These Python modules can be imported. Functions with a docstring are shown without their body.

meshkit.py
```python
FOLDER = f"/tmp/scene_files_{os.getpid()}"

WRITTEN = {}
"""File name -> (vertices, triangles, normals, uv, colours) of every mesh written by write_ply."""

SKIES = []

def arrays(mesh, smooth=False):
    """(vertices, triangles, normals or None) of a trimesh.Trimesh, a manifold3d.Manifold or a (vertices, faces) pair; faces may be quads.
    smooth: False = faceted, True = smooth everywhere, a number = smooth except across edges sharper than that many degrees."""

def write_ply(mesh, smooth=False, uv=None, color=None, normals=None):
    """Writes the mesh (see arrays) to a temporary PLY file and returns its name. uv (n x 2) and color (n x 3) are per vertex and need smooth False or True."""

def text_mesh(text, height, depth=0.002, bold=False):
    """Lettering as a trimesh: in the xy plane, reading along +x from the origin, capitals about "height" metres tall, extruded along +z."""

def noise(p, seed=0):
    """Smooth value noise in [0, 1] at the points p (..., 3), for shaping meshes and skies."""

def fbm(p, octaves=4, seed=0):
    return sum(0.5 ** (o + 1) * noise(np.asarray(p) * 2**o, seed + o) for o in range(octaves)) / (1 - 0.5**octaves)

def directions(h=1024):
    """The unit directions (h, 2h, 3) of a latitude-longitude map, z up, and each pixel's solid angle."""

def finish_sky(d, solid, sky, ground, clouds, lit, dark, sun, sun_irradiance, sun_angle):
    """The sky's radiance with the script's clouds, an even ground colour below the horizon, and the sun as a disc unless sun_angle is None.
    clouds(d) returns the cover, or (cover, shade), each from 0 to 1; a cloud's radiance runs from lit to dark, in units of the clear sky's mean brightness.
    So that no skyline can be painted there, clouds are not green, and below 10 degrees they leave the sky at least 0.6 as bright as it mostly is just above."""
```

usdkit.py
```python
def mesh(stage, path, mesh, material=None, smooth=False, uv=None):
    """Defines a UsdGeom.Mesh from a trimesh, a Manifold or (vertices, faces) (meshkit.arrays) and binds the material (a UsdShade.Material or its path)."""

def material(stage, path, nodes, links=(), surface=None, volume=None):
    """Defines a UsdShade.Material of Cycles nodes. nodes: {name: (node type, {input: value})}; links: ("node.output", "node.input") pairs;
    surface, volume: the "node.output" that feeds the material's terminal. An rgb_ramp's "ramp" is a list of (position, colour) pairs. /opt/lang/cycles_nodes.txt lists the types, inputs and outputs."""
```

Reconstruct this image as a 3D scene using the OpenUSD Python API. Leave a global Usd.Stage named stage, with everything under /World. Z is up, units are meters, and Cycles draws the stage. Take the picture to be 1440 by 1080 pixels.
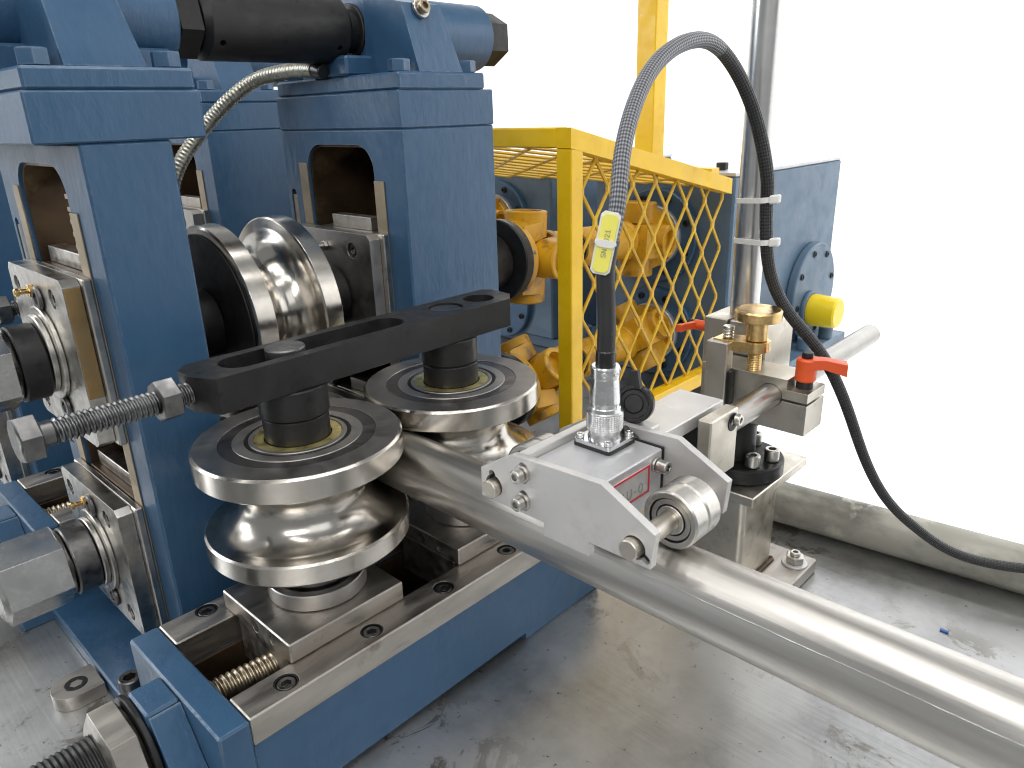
import math, random
import numpy as np, trimesh, manifold3d as m3, usdkit, meshkit
from shapely.geometry import Polygon, LineString, Point, box as sbox
from shapely.ops import unary_union
from shapely import affinity
from pxr import Usd, UsdGeom, UsdLux, UsdShade, Gf, Sdf

random.seed(7)
stage = Usd.Stage.CreateInMemory()
UsdGeom.SetStageUpAxis(stage, UsdGeom.Tokens.z)
UsdGeom.SetStageMetersPerUnit(stage, 1.0)
UsdGeom.Xform.Define(stage, '/World'); UsdGeom.Scope.Define(stage, '/World/Looks')
ZT = 239.0          # all lengths below are millimetres with z = 0 at the top of the side rolls; the bed is at z = -239
def W(p): return (np.asarray(p, float) + [0, 0, ZT]) * .001

# ------------------------------------------------------------------ camera, light, exposure
cam = UsdGeom.Camera.Define(stage, '/World/camera')
R = np.array([[0.72472286, 0.6883807, -0.03014594], [0.21512669, -0.26761413, -0.93920348], [-0.65459704, 0.67417704, -0.34203514]])
cp = W([458.67, -322.95, 214.39])
mx = Gf.Matrix4d(1.0)
for i, row in enumerate((R[0], -R[1], -R[2], cp)):
    for j in range(3): mx[i, j] = float(row[j])
cam.AddTransformOp().Set(mx)
cam.CreateHorizontalApertureAttr(36.0); cam.CreateFocalLengthAttr(36.0 * 1048.493 / 1440)
cam.CreateClippingRangeAttr(Gf.Vec2f(.02, 100)); cam.CreateExposureAttr(0.0); cam.CreateFStopAttr(22.0); cam.CreateFocusDistanceAttr(.63)

def rect_light(name, pos, target, w, h, power, col=(1, 1, 1)):
    l = UsdLux.RectLight.Define(stage, '/World/' + name)
    pos, target = W(pos), W(target); d = target - pos; d /= np.linalg.norm(d)
    up = np.array([0, 0, 1.]) if abs(d[2]) < .95 else np.array([1., 0, 0])
    x = np.cross(d, up); x /= np.linalg.norm(x); y = np.cross(x, d)
    m = Gf.Matrix4d(1.0)
    for i, row in enumerate((x, y, -d, pos)):
        for j in range(3): m[i, j] = float(row[j])
    l.AddTransformOp().Set(m); l.CreateWidthAttr(w * .001); l.CreateHeightAttr(h * .001)
    l.CreateIntensityAttr(power); l.CreateColorAttr(Gf.Vec3f(*col)); l.CreateNormalizeAttr(False)

usdkit.material(stage, '/World/Looks/room_air', {'b': ('background_shader', {'color': (.93, .97, 1.0), 'strength': .33})}, surface='b.background')
dome = UsdLux.DomeLight.Define(stage, '/World/sky'); dome.CreateIntensityAttr(1.0)
UsdShade.MaterialBindingAPI.Apply(dome.GetPrim()).Bind(UsdShade.Material.Get(stage, '/World/Looks/room_air'))
dome.GetPrim().SetCustomDataByKey('kind', 'structure')
# ceiling lamps of the hall (rows of long fittings), plus added fills and lamps that wash the white backdrop
CEIL = 8.0
for i, (x, y) in enumerate([(700, -900), (-500, -900), (-100, 100), (900, 300), (250, -300)]):
    rect_light('ceiling_lamp_%03d' % (i + 1), (x, y, 1650), (x, y, 0), 1200, 170, CEIL, (1, .985, .96))
rect_light('ceiling_lamp_006', (1350, -1900, 1400), (-150, 350, 0), 1300, 400, CEIL * 1.5, (1, .985, .96))  # added fill lamp on the camera side, unseen, brightens the front faces
rect_light('added_softbox_001', (-2500, -1450, 1000), (-100, 0, 0), 1700, 1500, 7.5, (.95, .98, 1))  # added softbox, unseen, brightens the left-facing sides
rect_light('added_softbox_002', (2300, -700, 1300), (0, 0, 0), 1500, 1100, 1.3, (.95, .98, 1))  # added weaker softbox on the right, also unseen
for i, (x, y, tx, ty) in enumerate([(-900, 1500, -1500, 3000), (300, 1700, 300, 3400), (1300, 1300, 2000, 2800)]):
    rect_light('backdrop_lamp_%03d' % (i + 1), (x, y, 1500), (tx, ty, -100), 1400, 500, 13.0)

# ------------------------------------------------------------------ materials
def mat(name, col, col2=None, met=0.0, rough=.4, rvar=.12, scale=25, stretch=(1, 1, 1), bump=0.0, bscale=200, bstretch=None, spots=None, bevel=.0006, coat=0.0, edge=None, detail=5, lo=.35, hi=.65, spec=.5):
    col2 = col2 or tuple(c * .8 for c in col)
    n = {'tc': ('texture_coordinate', {}), 'mp': ('mapping', {'scale': stretch}), 'n1': ('noise_texture', {'scale': float(scale), 'detail': float(detail), 'roughness': .6}),
         'rp': ('rgb_ramp', {'ramp': [(lo, col2), (hi, col)]}), 'n2': ('noise_texture', {'scale': scale * 2.3, 'detail': 3.0}),
         'rr': ('map_range', {'from_min': .3, 'from_max': .7, 'to_min': max(.02, rough - rvar), 'to_max': rough + rvar}),
         'p': ('principled_bsdf', {'metallic': float(met), 'coat_weight': float(coat), 'coat_roughness': .15, 'specular_ior_level': float(spec)})}
    l = [('tc.object', 'mp.vector'), ('mp.vector', 'n1.vector'), ('mp.vector', 'n2.vector'), ('n1.fac', 'rp.fac'), ('n2.fac', 'rr.value'), ('rr.result', 'p.roughness')]
    out = 'rp.color'
    if spots:
        scol, sscale, s0, s1 = spots
        n['n3'] = ('noise_texture', {'scale': float(sscale), 'detail': 6.0, 'roughness': .65}); n['sr'] = ('rgb_ramp', {'ramp': [(s0, (0, 0, 0)), (s1, (1, 1, 1))]})
        n['mx'] = ('mix_color', {'b': scol})
        l += [('tc.object', 'n3.vector'), ('n3.fac', 'sr.fac'), ('sr.color', 'mx.fac'), (out, 'mx.a')]
        out = 'mx.result'
    if edge:     # paint rubbed thin along the corners, broken up by noise
        n['eb'] = ('bevel', {'radius': .0022, 'samples': 6}); n['eg'] = ('geometry', {}); n['ed'] = ('vector_math', {'math_type': 'dot_product'})
        n['em'] = ('map_range', {'from_min': .985, 'from_max': .86, 'to_min': 0.0, 'to_max': 1.0, 'clamp': True}); n['en'] = ('noise_texture', {'scale': 70.0, 'detail': 5.0, 'roughness': .7})
        n['er'] = ('map_range', {'from_min': .42, 'from_max': .58, 'to_min': 0.0, 'to_max': .9, 'clamp': True}); n['ex'] = ('math', {'math_type': 'multiply'}); n['ec'] = ('mix_color', {'b': edge})
        l += [('eb.bevel', 'ed.vector1'), ('eg.true_normal', 'ed.vector2'), ('ed.value', 'em.value'), ('tc.object', 'en.vector'), ('en.fac', 'er.value'), ('em.result', 'ex.value1'), ('er.result', 'ex.value2'), ('ex.value', 'ec.fac'), (out, 'ec.a')]
        out = 'ec.result'
    l.append((out, 'p.base_color'))
    if bevel:
        n['bv'] = ('bevel', {'radius': float(bevel), 'samples': 4})
        last = 'bv.bevel'
    else: last = None
    if bump:
        n['mb'] = ('mapping', {'scale': bstretch or stretch}); n['nb'] = ('noise_texture', {'scale': float(bscale), 'detail': 4.0})
        n['bp'] = ('bump', {'strength': float(bump), 'distance': .001})
        l += [('tc.object', 'mb.vector'), ('mb.vector', 'nb.vector'), ('nb.fac', 'bp.height')]
        if last: l.append((last, 'bp.normal'))
        last = 'bp.normal'
    if last: l.append((last, 'p.normal'))
    return usdkit.material(stage, '/World/Looks/' + name, n, l, surface='p.BSDF')

M = {}
M['blue'] = mat('blue_paint', (.034, .09, .172), (.029, .08, .154), rough=.34, rvar=.08, scale=11, bump=.55, bscale=130, bstretch=(1, 1, .4), spots=((.02, .05, .095), 5, .6, .85), edge=(.15, .21, .27))
M['blue_pale'] = mat('blue_grey_paint', (.085, .14, .205), (.075, .125, .185), rough=.42, scale=14, edge=(.16, .22, .28), bump=.2, bscale=120)
M['yellow'] = mat('yellow_paint', (.8, .5, .004), (.72, .43, .003), rough=.36, scale=18, bump=.2, bscale=90, spots=((.4, .24, .03), 26, .64, .8))
M['mesh_yellow'] = mat('mesh_yellow', (.68, .43, .02), (.55, .32, .02), rough=.4, scale=30, bevel=0)
M['ochre'] = mat('ochre_paint', (.66, .36, .012), (.48, .24, .012), rough=.4, scale=16, bump=.3, bscale=80, spots=((.09, .045, .018), 24, .53, .7))
M['cap_yellow'] = mat('yellow_plastic', (.8, .6, .01), (.75, .54, .01), rough=.35, scale=10)
M['steel'] = mat('ground_steel', (.52, .49, .45), (.38, .35, .32), met=1, rough=.44, scale=40, stretch=(1, .25, 1), bump=.12, bscale=900, bstretch=(1, .05, 1), spots=((.22, .18, .14), 22, .6, .75))
M['polish'] = mat('polished_roll_steel', (.55, .52, .475), (.48, .45, .405), met=1, rough=.2, rvar=.05, scale=14, bump=.02, bscale=500)
M['turned'] = mat('turned_steel', (.5, .48, .46), (.4, .38, .36), met=1, rough=.42, rvar=.08, scale=30, bump=.05, bscale=700)
M['dark_turned'] = mat('dark_turned_steel', (.2, .19, .19), (.15, .14, .14), met=1, rough=.38, scale=30)
M['brown_steel'] = mat('oiled_brown_steel', (.13, .085, .05), (.06, .04, .025), met=.7, rough=.42, scale=20, spots=((.3, .22, .12), 14, .55, .8))
M['tan'] = mat('bare_machined_strip', (.38, .31, .215), (.27, .22, .155), met=.6, rough=.45, scale=30)
M['chrome'] = mat('bright_steel', (.62, .6, .56), (.5, .48, .45), met=1, rough=.31, rvar=.08, scale=25, bump=.04, bscale=300)
M['amber_glint'] = mat('painted_amber_glint', (.4, .24, .08), (.33, .24, .13), met=.85, rough=.42, scale=18)  # amber reflection kept as a colour
M['land'] = mat('roll_face_steel', (.36, .345, .33), (.29, .28, .27), met=1, rough=.42, rvar=.08, scale=30, bump=.05, bscale=700)
M['nut'] = mat('bright_nut', (.66, .65, .63), (.56, .55, .53), met=1, rough=.2, rvar=.08, scale=30, bump=.03, bscale=200)
M['pole'] = mat('bright_pole', (.66, .65, .63), (.61, .6, .585), met=1, rough=.27, rvar=.04, scale=8)
M['rod'] = mat('ground_rod', (.37, .36, .335), (.33, .32, .3), met=1, rough=.3, rvar=.04, scale=8, bump=.015, bscale=300, bstretch=(1, 1, .05))
M['black'] = mat('black_oxide', (.03, .029, .029), (.02, .02, .02), met=.5, rough=.42, scale=40, bump=.08, bscale=500)
M['black_gloss'] = mat('black_plastic', (.012, .012, .013), rough=.28, scale=20)
M['hole'] = mat('dark_socket', (.012, .012, .012), met=.3, rough=.5, scale=30, bevel=0)
M['bolt'] = mat('dark_bolt_steel', (.22, .215, .21), (.13, .13, .13), met=1, rough=.38, scale=60)
M['thread'] = mat('threaded_steel', (.2, .2, .2), (.1, .1, .1), met=1, rough=.35, scale=60, bevel=0)
M['oily_thread'] = mat('oily_thread', (.4, .35, .26), (.25, .2, .14), met=1, rough=.35, scale=60, bevel=0)
M['gold'] = mat('zinc_yellow_shield', (.85, .74, .34), (.75, .62, .24), met=.9, rough=.36, scale=40)
M['brass'] = mat('brass', (.75, .53, .24), (.66, .45, .19), met=1, rough=.27, rvar=.08, scale=40, bump=.04, bscale=400)
M['nickel'] = mat('nickel_plate', (.64, .6, .53), (.56, .52, .45), met=1, rough=.4, scale=22, bump=.06, bscale=500, bstretch=(1, 1, .1))
M['alu'] = mat('satin_anodised_aluminium', (.66, .645, .63), (.6, .585, .57), met=.55, rough=.43, scale=9, bump=.08, bscale=500, bstretch=(.06, 1, 1), spots=((.48, .46, .44), 14, .6, .8))
M['alu_block'] = mat('grey_anodised_aluminium', (.55, .55, .56), (.48, .48, .49), met=.5, rough=.38, scale=20)
M['silver'] = mat('silver_connector', (.74, .74, .74), (.66, .66, .66), met=1, rough=.22, scale=40)
M['tube'] = mat('bright_tube_steel', (.62, .6, .57), (.43, .41, .38), met=1, rough=.35, rvar=.1, scale=34, stretch=(.05, 1, 1), bump=.16, bscale=240, bstretch=(.03, 1, 1), spots=((.36, .3, .25), 7, .52, .75))
M['old_tube'] = mat('stained_tube', (.34, .33, .285), (.13, .125, .105), met=.3, rough=.5, scale=16, stretch=(.6, 1, 1), bump=.15, bscale=120, spots=((.46, .44, .38), 26, .56, .66), lo=.38, hi=.6)
def table():
    n = {'tc': ('texture_coordinate', {}), 'n1': ('noise_texture', {'scale': 4.5, 'detail': 7.0, 'roughness': .6}), 'r1': ('rgb_ramp', {'ramp': [(.32, (.32, .322, .32)), (.62, (.58, .583, .58))]}),
         'n2': ('noise_texture', {'scale': 19.0, 'detail': 8.0, 'roughness': .72, 'distortion': .6}), 'r2': ('rgb_ramp', {'ramp': [(.555, (0, 0, 0)), (.6, (.85, .85, .85))]}), 'm2': ('mix_color', {'b': (.17, .145, .115)}),
         'n5': ('noise_texture', {'scale': 3.1, 'detail': 2.0}), 'r5': ('rgb_ramp', {'ramp': [(.42, (0, 0, 0)), (.55, (1, 1, 1))]}), 'mm': ('math', {'math_type': 'multiply'}),
         'n3': ('noise_texture', {'scale': 120.0, 'detail': 4.0, 'roughness': .7}), 'r3': ('rgb_ramp', {'ramp': [(.64, (0, 0, 0)), (.7, (.9, .9, .9))]}), 'm3': ('mix_color', {'b': (.07, .06, .05)}),
         'mp': ('mapping', {'scale': (9, 220, 30), 'rotation': (0, 0, .5)}), 'n4': ('noise_texture', {'scale': 1.0, 'detail': 5.0}), 'bp': ('bump', {'strength': .22, 'distance': .0008}), 'rr': ('map_range', {'from_min': .3, 'from_max': .7, 'to_min': .24, 'to_max': .5}), 'p': ('principled_bsdf', {'metallic': .9})}
    l = [('tc.object', 'n1.vector'), ('tc.object', 'n2.vector'), ('tc.object', 'n3.vector'), ('tc.object', 'n5.vector'), ('n1.fac', 'r1.fac'), ('n2.fac', 'r2.fac'), ('n3.fac', 'r3.fac'), ('n5.fac', 'r5.fac'), ('r2.color', 'mm.value1'), ('r5.color', 'mm.value2'), ('mm.value', 'm2.fac'), ('r1.color', 'm2.a'), ('r3.color', 'm3.fac'), ('m2.result', 'm3.a'), ('m3.result', 'p.base_color'),
         ('tc.object', 'mp.vector'), ('mp.vector', 'n4.vector'), ('n4.fac', 'bp.height'), ('bp.normal', 'p.normal'), ('n1.fac', 'rr.value'), ('rr.result', 'p.roughness')]
    return usdkit.material(stage, '/World/Looks/worn_steel_bed', n, l, surface='p.BSDF')
M['table'] = table()
M['orange'] = mat('orange_plastic', (.75, .1, .02), (.68, .085, .02), rough=.4, scale=20)
M['rubber'] = mat('black_rubber', (.018, .018, .018), rough=.5, scale=30)
M['label_y'] = mat('yellow_marker', (.9, .84, .16), (.86, .8, .14), rough=.4, scale=20)
M['white_p'] = mat('white_nylon', (.8, .79, .76), (.76, .75, .72), rough=.4, scale=20)
M['red'] = mat('red_print', (.6, .02, .04), rough=.4, scale=20, bevel=0)
M['plate'] = mat('nameplate', (.6, .59, .57), met=.5, rough=.4, scale=20, bevel=0)
M['ink'] = mat('grey_ink', (.3, .3, .27), rough=.5, scale=20, bevel=0)
M['conduit'] = mat('galvanised_conduit', (.5, .49, .43), (.36, .35, .29), met=.9, rough=.35, scale=60)
M['backdrop'] = mat('white_backdrop', (.88, .88, .88), (.88, .88, .88), rough=.9, scale=1, bevel=0, spec=.1)
M['blue_chip'] = mat('blue_chip', (.03, .15, .5), rough=.4, scale=20)

def braid(name, dark, light):
    """woven sleeve: two families of diagonal strands in the sleeve's own (round, along) coordinates"""
    n = {'uv': ('uvmap', {'attribute': 'st'}), 's': ('separate_xyz', {}), 'a': ('math', {'math_type': 'add'}), 'b': ('math', {'math_type': 'subtract'}), 'sa': ('math', {'math_type': 'sine'}), 'sb': ('math', {'math_type': 'sine'}),
         'm': ('math', {'math_type': 'multiply'}), 'r': ('map_range', {'from_min': -1.0, 'from_max': 1.0}), 'rp': ('rgb_ramp', {'ramp': [(.15, dark), (.5, tuple((x + y) / 3 for x, y in zip(dark, light))), (.9, light)]}),
         'bp': ('bump', {'strength': .7, 'distance': .0006}), 'p': ('principled_bsdf', {'roughness': .42})}
    return usdkit.material(stage, '/World/Looks/' + name, n, [('uv.UV', 's.vector'), ('s.x', 'a.value1'), ('s.y', 'a.value2'), ('s.x', 'b.value1'), ('s.y', 'b.value2'), ('a.value', 'sa.value1'), ('b.value', 'sb.value1'), ('sa.value', 'm.value1'), ('sb.value', 'm.value2'), ('m.value', 'r.value'), ('r.result', 'rp.fac'), ('rp.color', 'p.base_color'), ('r.result', 'bp.height'), ('bp.normal', 'p.normal')], surface='p.BSDF')
M['braid'] = braid('braided_sleeve', (.015, .015, .018), (.3, .31, .34)); M['braid_black'] = braid('black_braid', (.008, .008, .009), (.035, .035, .037))


# ------------------------------------------------------------------ shape helpers (millimetres)
AX = {'x': 0, 'y': 1, 'z': 2}
def cat(*ms): return trimesh.util.concatenate([m for m in ms if m is not None])
def hull(pts): return trimesh.Trimesh(np.asarray(pts, float)).convex_hull if False else trimesh.convex.convex_hull(np.asarray(pts, float))
def bx(x0, x1, y0, y1, z0, z1, c=.8):
    c = min(c, (x1 - x0) * .3, (y1 - y0) * .3, (z1 - z0) * .3); a = np.array([[x0, x1], [y0, y1], [z0, z1]], float); pts = []
    for sx in (0, 1):
        for sy in (0, 1):
            for sz in (0, 1):
                p = np.array([a[0, sx], a[1, sy], a[2, sz]]); s = np.array([1 - 2 * sx, 1 - 2 * sy, 1 - 2 * sz]) * c
                for k in range(3):
                    q = p + s; q[k] = p[k]; pts.append(q)
    return hull(pts)
def frame(axis):
    a = np.asarray(axis, float); a = a / np.linalg.norm(a)
    u = np.cross([0, 0, 1.], a) if abs(a[2]) < .9 else np.cross([1., 0, 0], a)
    u /= np.linalg.norm(u); return u, np.cross(a, u), a
def lathe(prof, o, axis=(0, 0, 1), n=64):
    u, v, a = frame(axis); prof = np.asarray(prof, float); closed = np.allclose(prof[0], prof[-1])
    if closed: prof = prof[:-1]
    t = np.arange(n) * 2 * np.pi / n; ring = np.cos(t)[:, None] * u + np.sin(t)[:, None] * v
    V = (np.asarray(o, float) + prof[:, 1, None, None] * a + prof[:, 0, None, None] * ring[None]).reshape(-1, 3)
    k = len(prof); F = []
    for i in range(k if closed else k - 1):
        i2 = (i + 1) % k
        for j in range(n):
            j2 = (j + 1) % n; A, B, C_, D = i * n + j, i * n + j2, i2 * n + j2, i2 * n + j
            F += [(A, B, C_), (A, C_, D)]
    m = trimesh.Trimesh(V, F); m.merge_vertices(digits_vertex=5); m.update_faces(m.nondegenerate_faces())
    if m.volume < 0: m.invert()
    return m
def cyl(p0, p1, r, c=.6, n=48, r2=None):
    p0, p1 = np.asarray(p0, float), np.asarray(p1, float); L = np.linalg.norm(p1 - p0); r2 = r if r2 is None else r2; c = min(c, L * .3, r * .3)
    return lathe([(0, 0), (r - c, 0), (r, c), (r2, L - c), (r2 - c, L), (0, L)] if c > 0 else [(0, 0), (r, 0), (r2, L), (0, L)], p0, p1 - p0, n)
def ring(p0, p1, ro, ri, c=.5, n=64):
    p0, p1 = np.asarray(p0, float), np.asarray(p1, float); L = np.linalg.norm(p1 - p0); c = min(c, L * .3, (ro - ri) * .3)
    return lathe([(ri, 0), (ro - c, 0), (ro, c), (ro, L - c), (ro - c, L), (ri, L), (ri, 0)], p0, p1 - p0, n)
def hexa(p0, p1, af, rot=0., c=None):
    p0, p1 = np.asarray(p0, float), np.asarray(p1, float); u, v, a = frame(p1 - p0); L = np.linalg.norm(p1 - p0); R_ = af / math.sqrt(3); c = af * .042 if c is None else c; pts = []
    for k in range(6):
        t = rot + k * math.pi / 3; d = math.cos(t) * u + math.sin(t) * v
        pts += [p0 + d * R_ + a * c, p1 + d * R_ - a * c]
    for k in range(36):
        t = k * math.pi / 18; d = math.cos(t) * u + math.sin(t) * v
        pts += [p0 + d * af * .455, p1 + d * af * .455]
    return hull(pts)
def thread(p0, p1, r, pitch, depth=None, n=28):
    depth = depth or pitch * .5; p0, p1 = np.asarray(p0, float), np.asarray(p1, float); u, v, a = frame(p1 - p0); L = np.linalg.norm(p1 - p0); k = int(L / pitch * 6) + 1
    h = np.linspace(0, L, k); t = np.arange(n) * 2 * np.pi / n
    ph = (h[:, None] / pitch - t[None] / (2 * np.pi)) % 1; rr = r - depth * np.abs(ph * 2 - 1) ** 1.0
    V = (p0 + h[:, None, None] * a + rr[..., None] * (np.cos(t)[:, None] * u + np.sin(t)[:, None] * v)[None]).reshape(-1, 3).tolist()
    F = []
    for i in range(k - 1):
        for j in range(n):
            j2 = (j + 1) % n; A, B, C_, D = i * n + j, i * n + j2, (i + 1) * n + j2, (i + 1) * n + j; F += [(A, B, C_), (A, C_, D)]
    V += [p0.tolist(), p1.tolist()]; s, e = len(V) - 2, len(V) - 1
    for j in range(n): j2 = (j + 1) % n; F += [(s, j2, j), (e, (k - 1) * n + j, (k - 1) * n + j2)]
    return trimesh.Trimesh(V, F, process=False)
def smooth_path(pts, n=120):
    from scipy.interpolate import CubicSpline
    p = np.asarray(pts, float); d = np.r_[0, np.cumsum(np.linalg.norm(np.diff(p, axis=0), axis=1) ** .7)]
    return CubicSpline(d, p)(np.linspace(0, d[-1], n))
def sweep(path, r, n=16):
    p = np.asarray(path, float); t = np.gradient(p, axis=0); t /= np.linalg.norm(t, axis=1, keepdims=True); r = np.broadcast_to(r, (len(p),))
    u = frame(t[0])[0]; V = []; ang = np.arange(n) * 2 * np.pi / n
    for i in range(len(p)):
        u = u - t[i] * (u @ t[i]); u /= np.linalg.norm(u); w = np.cross(t[i], u)
        V.append(p[i] + r[i] * (np.cos(ang)[:, None] * u + np.sin(ang)[:, None] * w))
    V = np.vstack(V).tolist(); k = len(p); F = []
    for i in range(k - 1):
        for j in range(n):
            j2 = (j + 1) % n; A, B, C_, D = i * n + j, i * n + j2, (i + 1) * n + j2, (i + 1) * n + j; F += [(A, B, C_), (A, C_, D)]
    V += [p[0].tolist(), p[-1].tolist()]
    for j in range(n): j2 = (j + 1) % n; F += [(len(V) - 2, j2, j), (len(V) - 1, (k - 1) * n + j, (k - 1) * n + j2)]
    return trimesh.Trimesh(V, F, process=False)
def sleeve(path, r, strands=9, n=24):
    """open sleeve along a path with a seam, and uv in radians for the braid"""
    p = np.asarray(path, float); t = np.gradient(p, axis=0); t /= np.linalg.norm(t, axis=1, keepdims=True); r = np.broadcast_to(r, (len(p),)); u = frame(t[0])[0]; V, UV, F = [], [], []; s = np.r_[0, np.cumsum(np.linalg.norm(np.diff(p, axis=0), axis=1))]
    for i in range(len(p)):
        u = u - t[i] * (u @ t[i]); u /= np.linalg.norm(u); w = np.cross(t[i], u)
        for j in range(n + 1):
            a = 2 * np.pi * j / n; V.append(p[i] + r[i] * (np.cos(a) * u + np.sin(a) * w)); UV.append((a * strands, s[i] * 1.15))
    for i in range(len(p) - 1):
        for j in range(n):
            A, B = i * (n + 1) + j, (i + 1) * (n + 1) + j; F += [(A, A + 1, B + 1), (A, B + 1, B)]
    return trimesh.Trimesh(V, F, process=False), np.array(UV)
def prism(poly, axis, a, b):
    """a 2-D outline extruded along an axis: 'y' takes (x, z), 'x' takes (y, z), 'z' takes (x, y)."""
    if not hasattr(poly, 'exterior'): poly = Polygon(poly)
    m = trimesh.creation.extrude_polygon(poly, b - a, engine='earcut'); v = m.vertices.copy()
    if axis == 'z': V = np.c_[v[:, 0], v[:, 1], v[:, 2] + a]
    elif axis == 'y': V = np.c_[v[:, 0], v[:, 2] + a, v[:, 1]]
    else: V = np.c_[v[:, 2] + a, v[:, 0], v[:, 1]]
    m = trimesh.Trimesh(V, m.faces)
    if m.volume < 0: m.invert()
    return m
def mf(m): m = m.copy(); m.merge_vertices(); return m3.Manifold(m3.Mesh(np.asarray(m.vertices, np.float32), np.asarray(m.faces, np.uint32)))
def tm(m):
    q = m.to_mesh(); return trimesh.Trimesh(q.vert_properties[:, :3], q.tri_verts)
def cut(m, *tools):
    a = mf(m)
    for t in tools: a = a - mf(t)
    return tm(a)
def fuse(*ms):
    a = mf(ms[0])
    for t in ms[1:]: a = a + mf(t)
    return tm(a)
def rrect(x0, x1, y0, y1, r): return sbox(x0 + r, y0 + r, x1 - r, y1 - r).buffer(r, quad_segs=8)

# ------------------------------------------------------------------ object helpers
used = {}; BASE = {}
def numbered(parent, name):
    k = (parent, name); n = used.get(k, 0); used[k] = n + 1
    return name if n == 0 else '%s_%03d' % (name, n)
def tag(o, label=None, cat_=None, group=None, kind=None):
    for k, v in (('label', label), ('category', cat_), ('group', group), ('kind', kind)):
        if v: o.SetCustomDataByKey(k, v)
def thing(name, label, cat_, base=(0, 0, -ZT), group=None):
    path = '/World/' + numbered('/World', name); x = UsdGeom.Xform.Define(stage, path); w = W(base)
    x.AddTranslateOp().Set(Gf.Vec3d(*map(float, w))); BASE[path] = w; tag(x.GetPrim(), label, cat_, group); return path
def part(parent, name, mesh, m, label=None, smooth=32, kind=None, uv=None):
    path = parent + '/' + numbered(parent, name); top = '/'.join(parent.split('/')[:3])
    mm = mesh.copy(); mm.vertices = W(mm.vertices) - BASE[top]
    g = usdkit.mesh(stage, path, mm, M[m], smooth=smooth, uv=uv); tag(g.GetPrim(), label, kind=kind); return path
def single(name, mesh, m, label=None, cat_=None, base=None, group=None, kind=None, smooth=32):
    path = '/World/' + numbered('/World', name); w = W(base) if base is not None else np.zeros(3)
    mm = mesh.copy(); mm.vertices = W(mm.vertices) - w
    g = usdkit.mesh(stage, path, mm, M[m], smooth=smooth); g.AddTranslateOp().Set(Gf.Vec3d(*map(float, w))); tag(g.GetPrim(), label, cat_, group, kind); return path
def copy_of(src, label, dx=0, dy=0, dz=0):
    name = src.split('/')[-1]; name = name[:-4] if name[-4:-3] == '_' and name[-3:].isdigit() else name
    path = '/World/' + numbered('/World', name); x = UsdGeom.Xform.Define(stage, path); p = x.GetPrim()
    p.GetReferences().AddInternalReference(src); w = BASE[src] + np.array([dx, dy, dz]) * .001
    UsdGeom.Xformable(p).GetPrim().CreateAttribute('xformOp:translate', Sdf.ValueTypeNames.Double3).Set(Gf.Vec3d(*map(float, w)))
    p.SetInstanceable(True); p.SetCustomDataByKey('label', label); BASE[path] = w; return path

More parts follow.
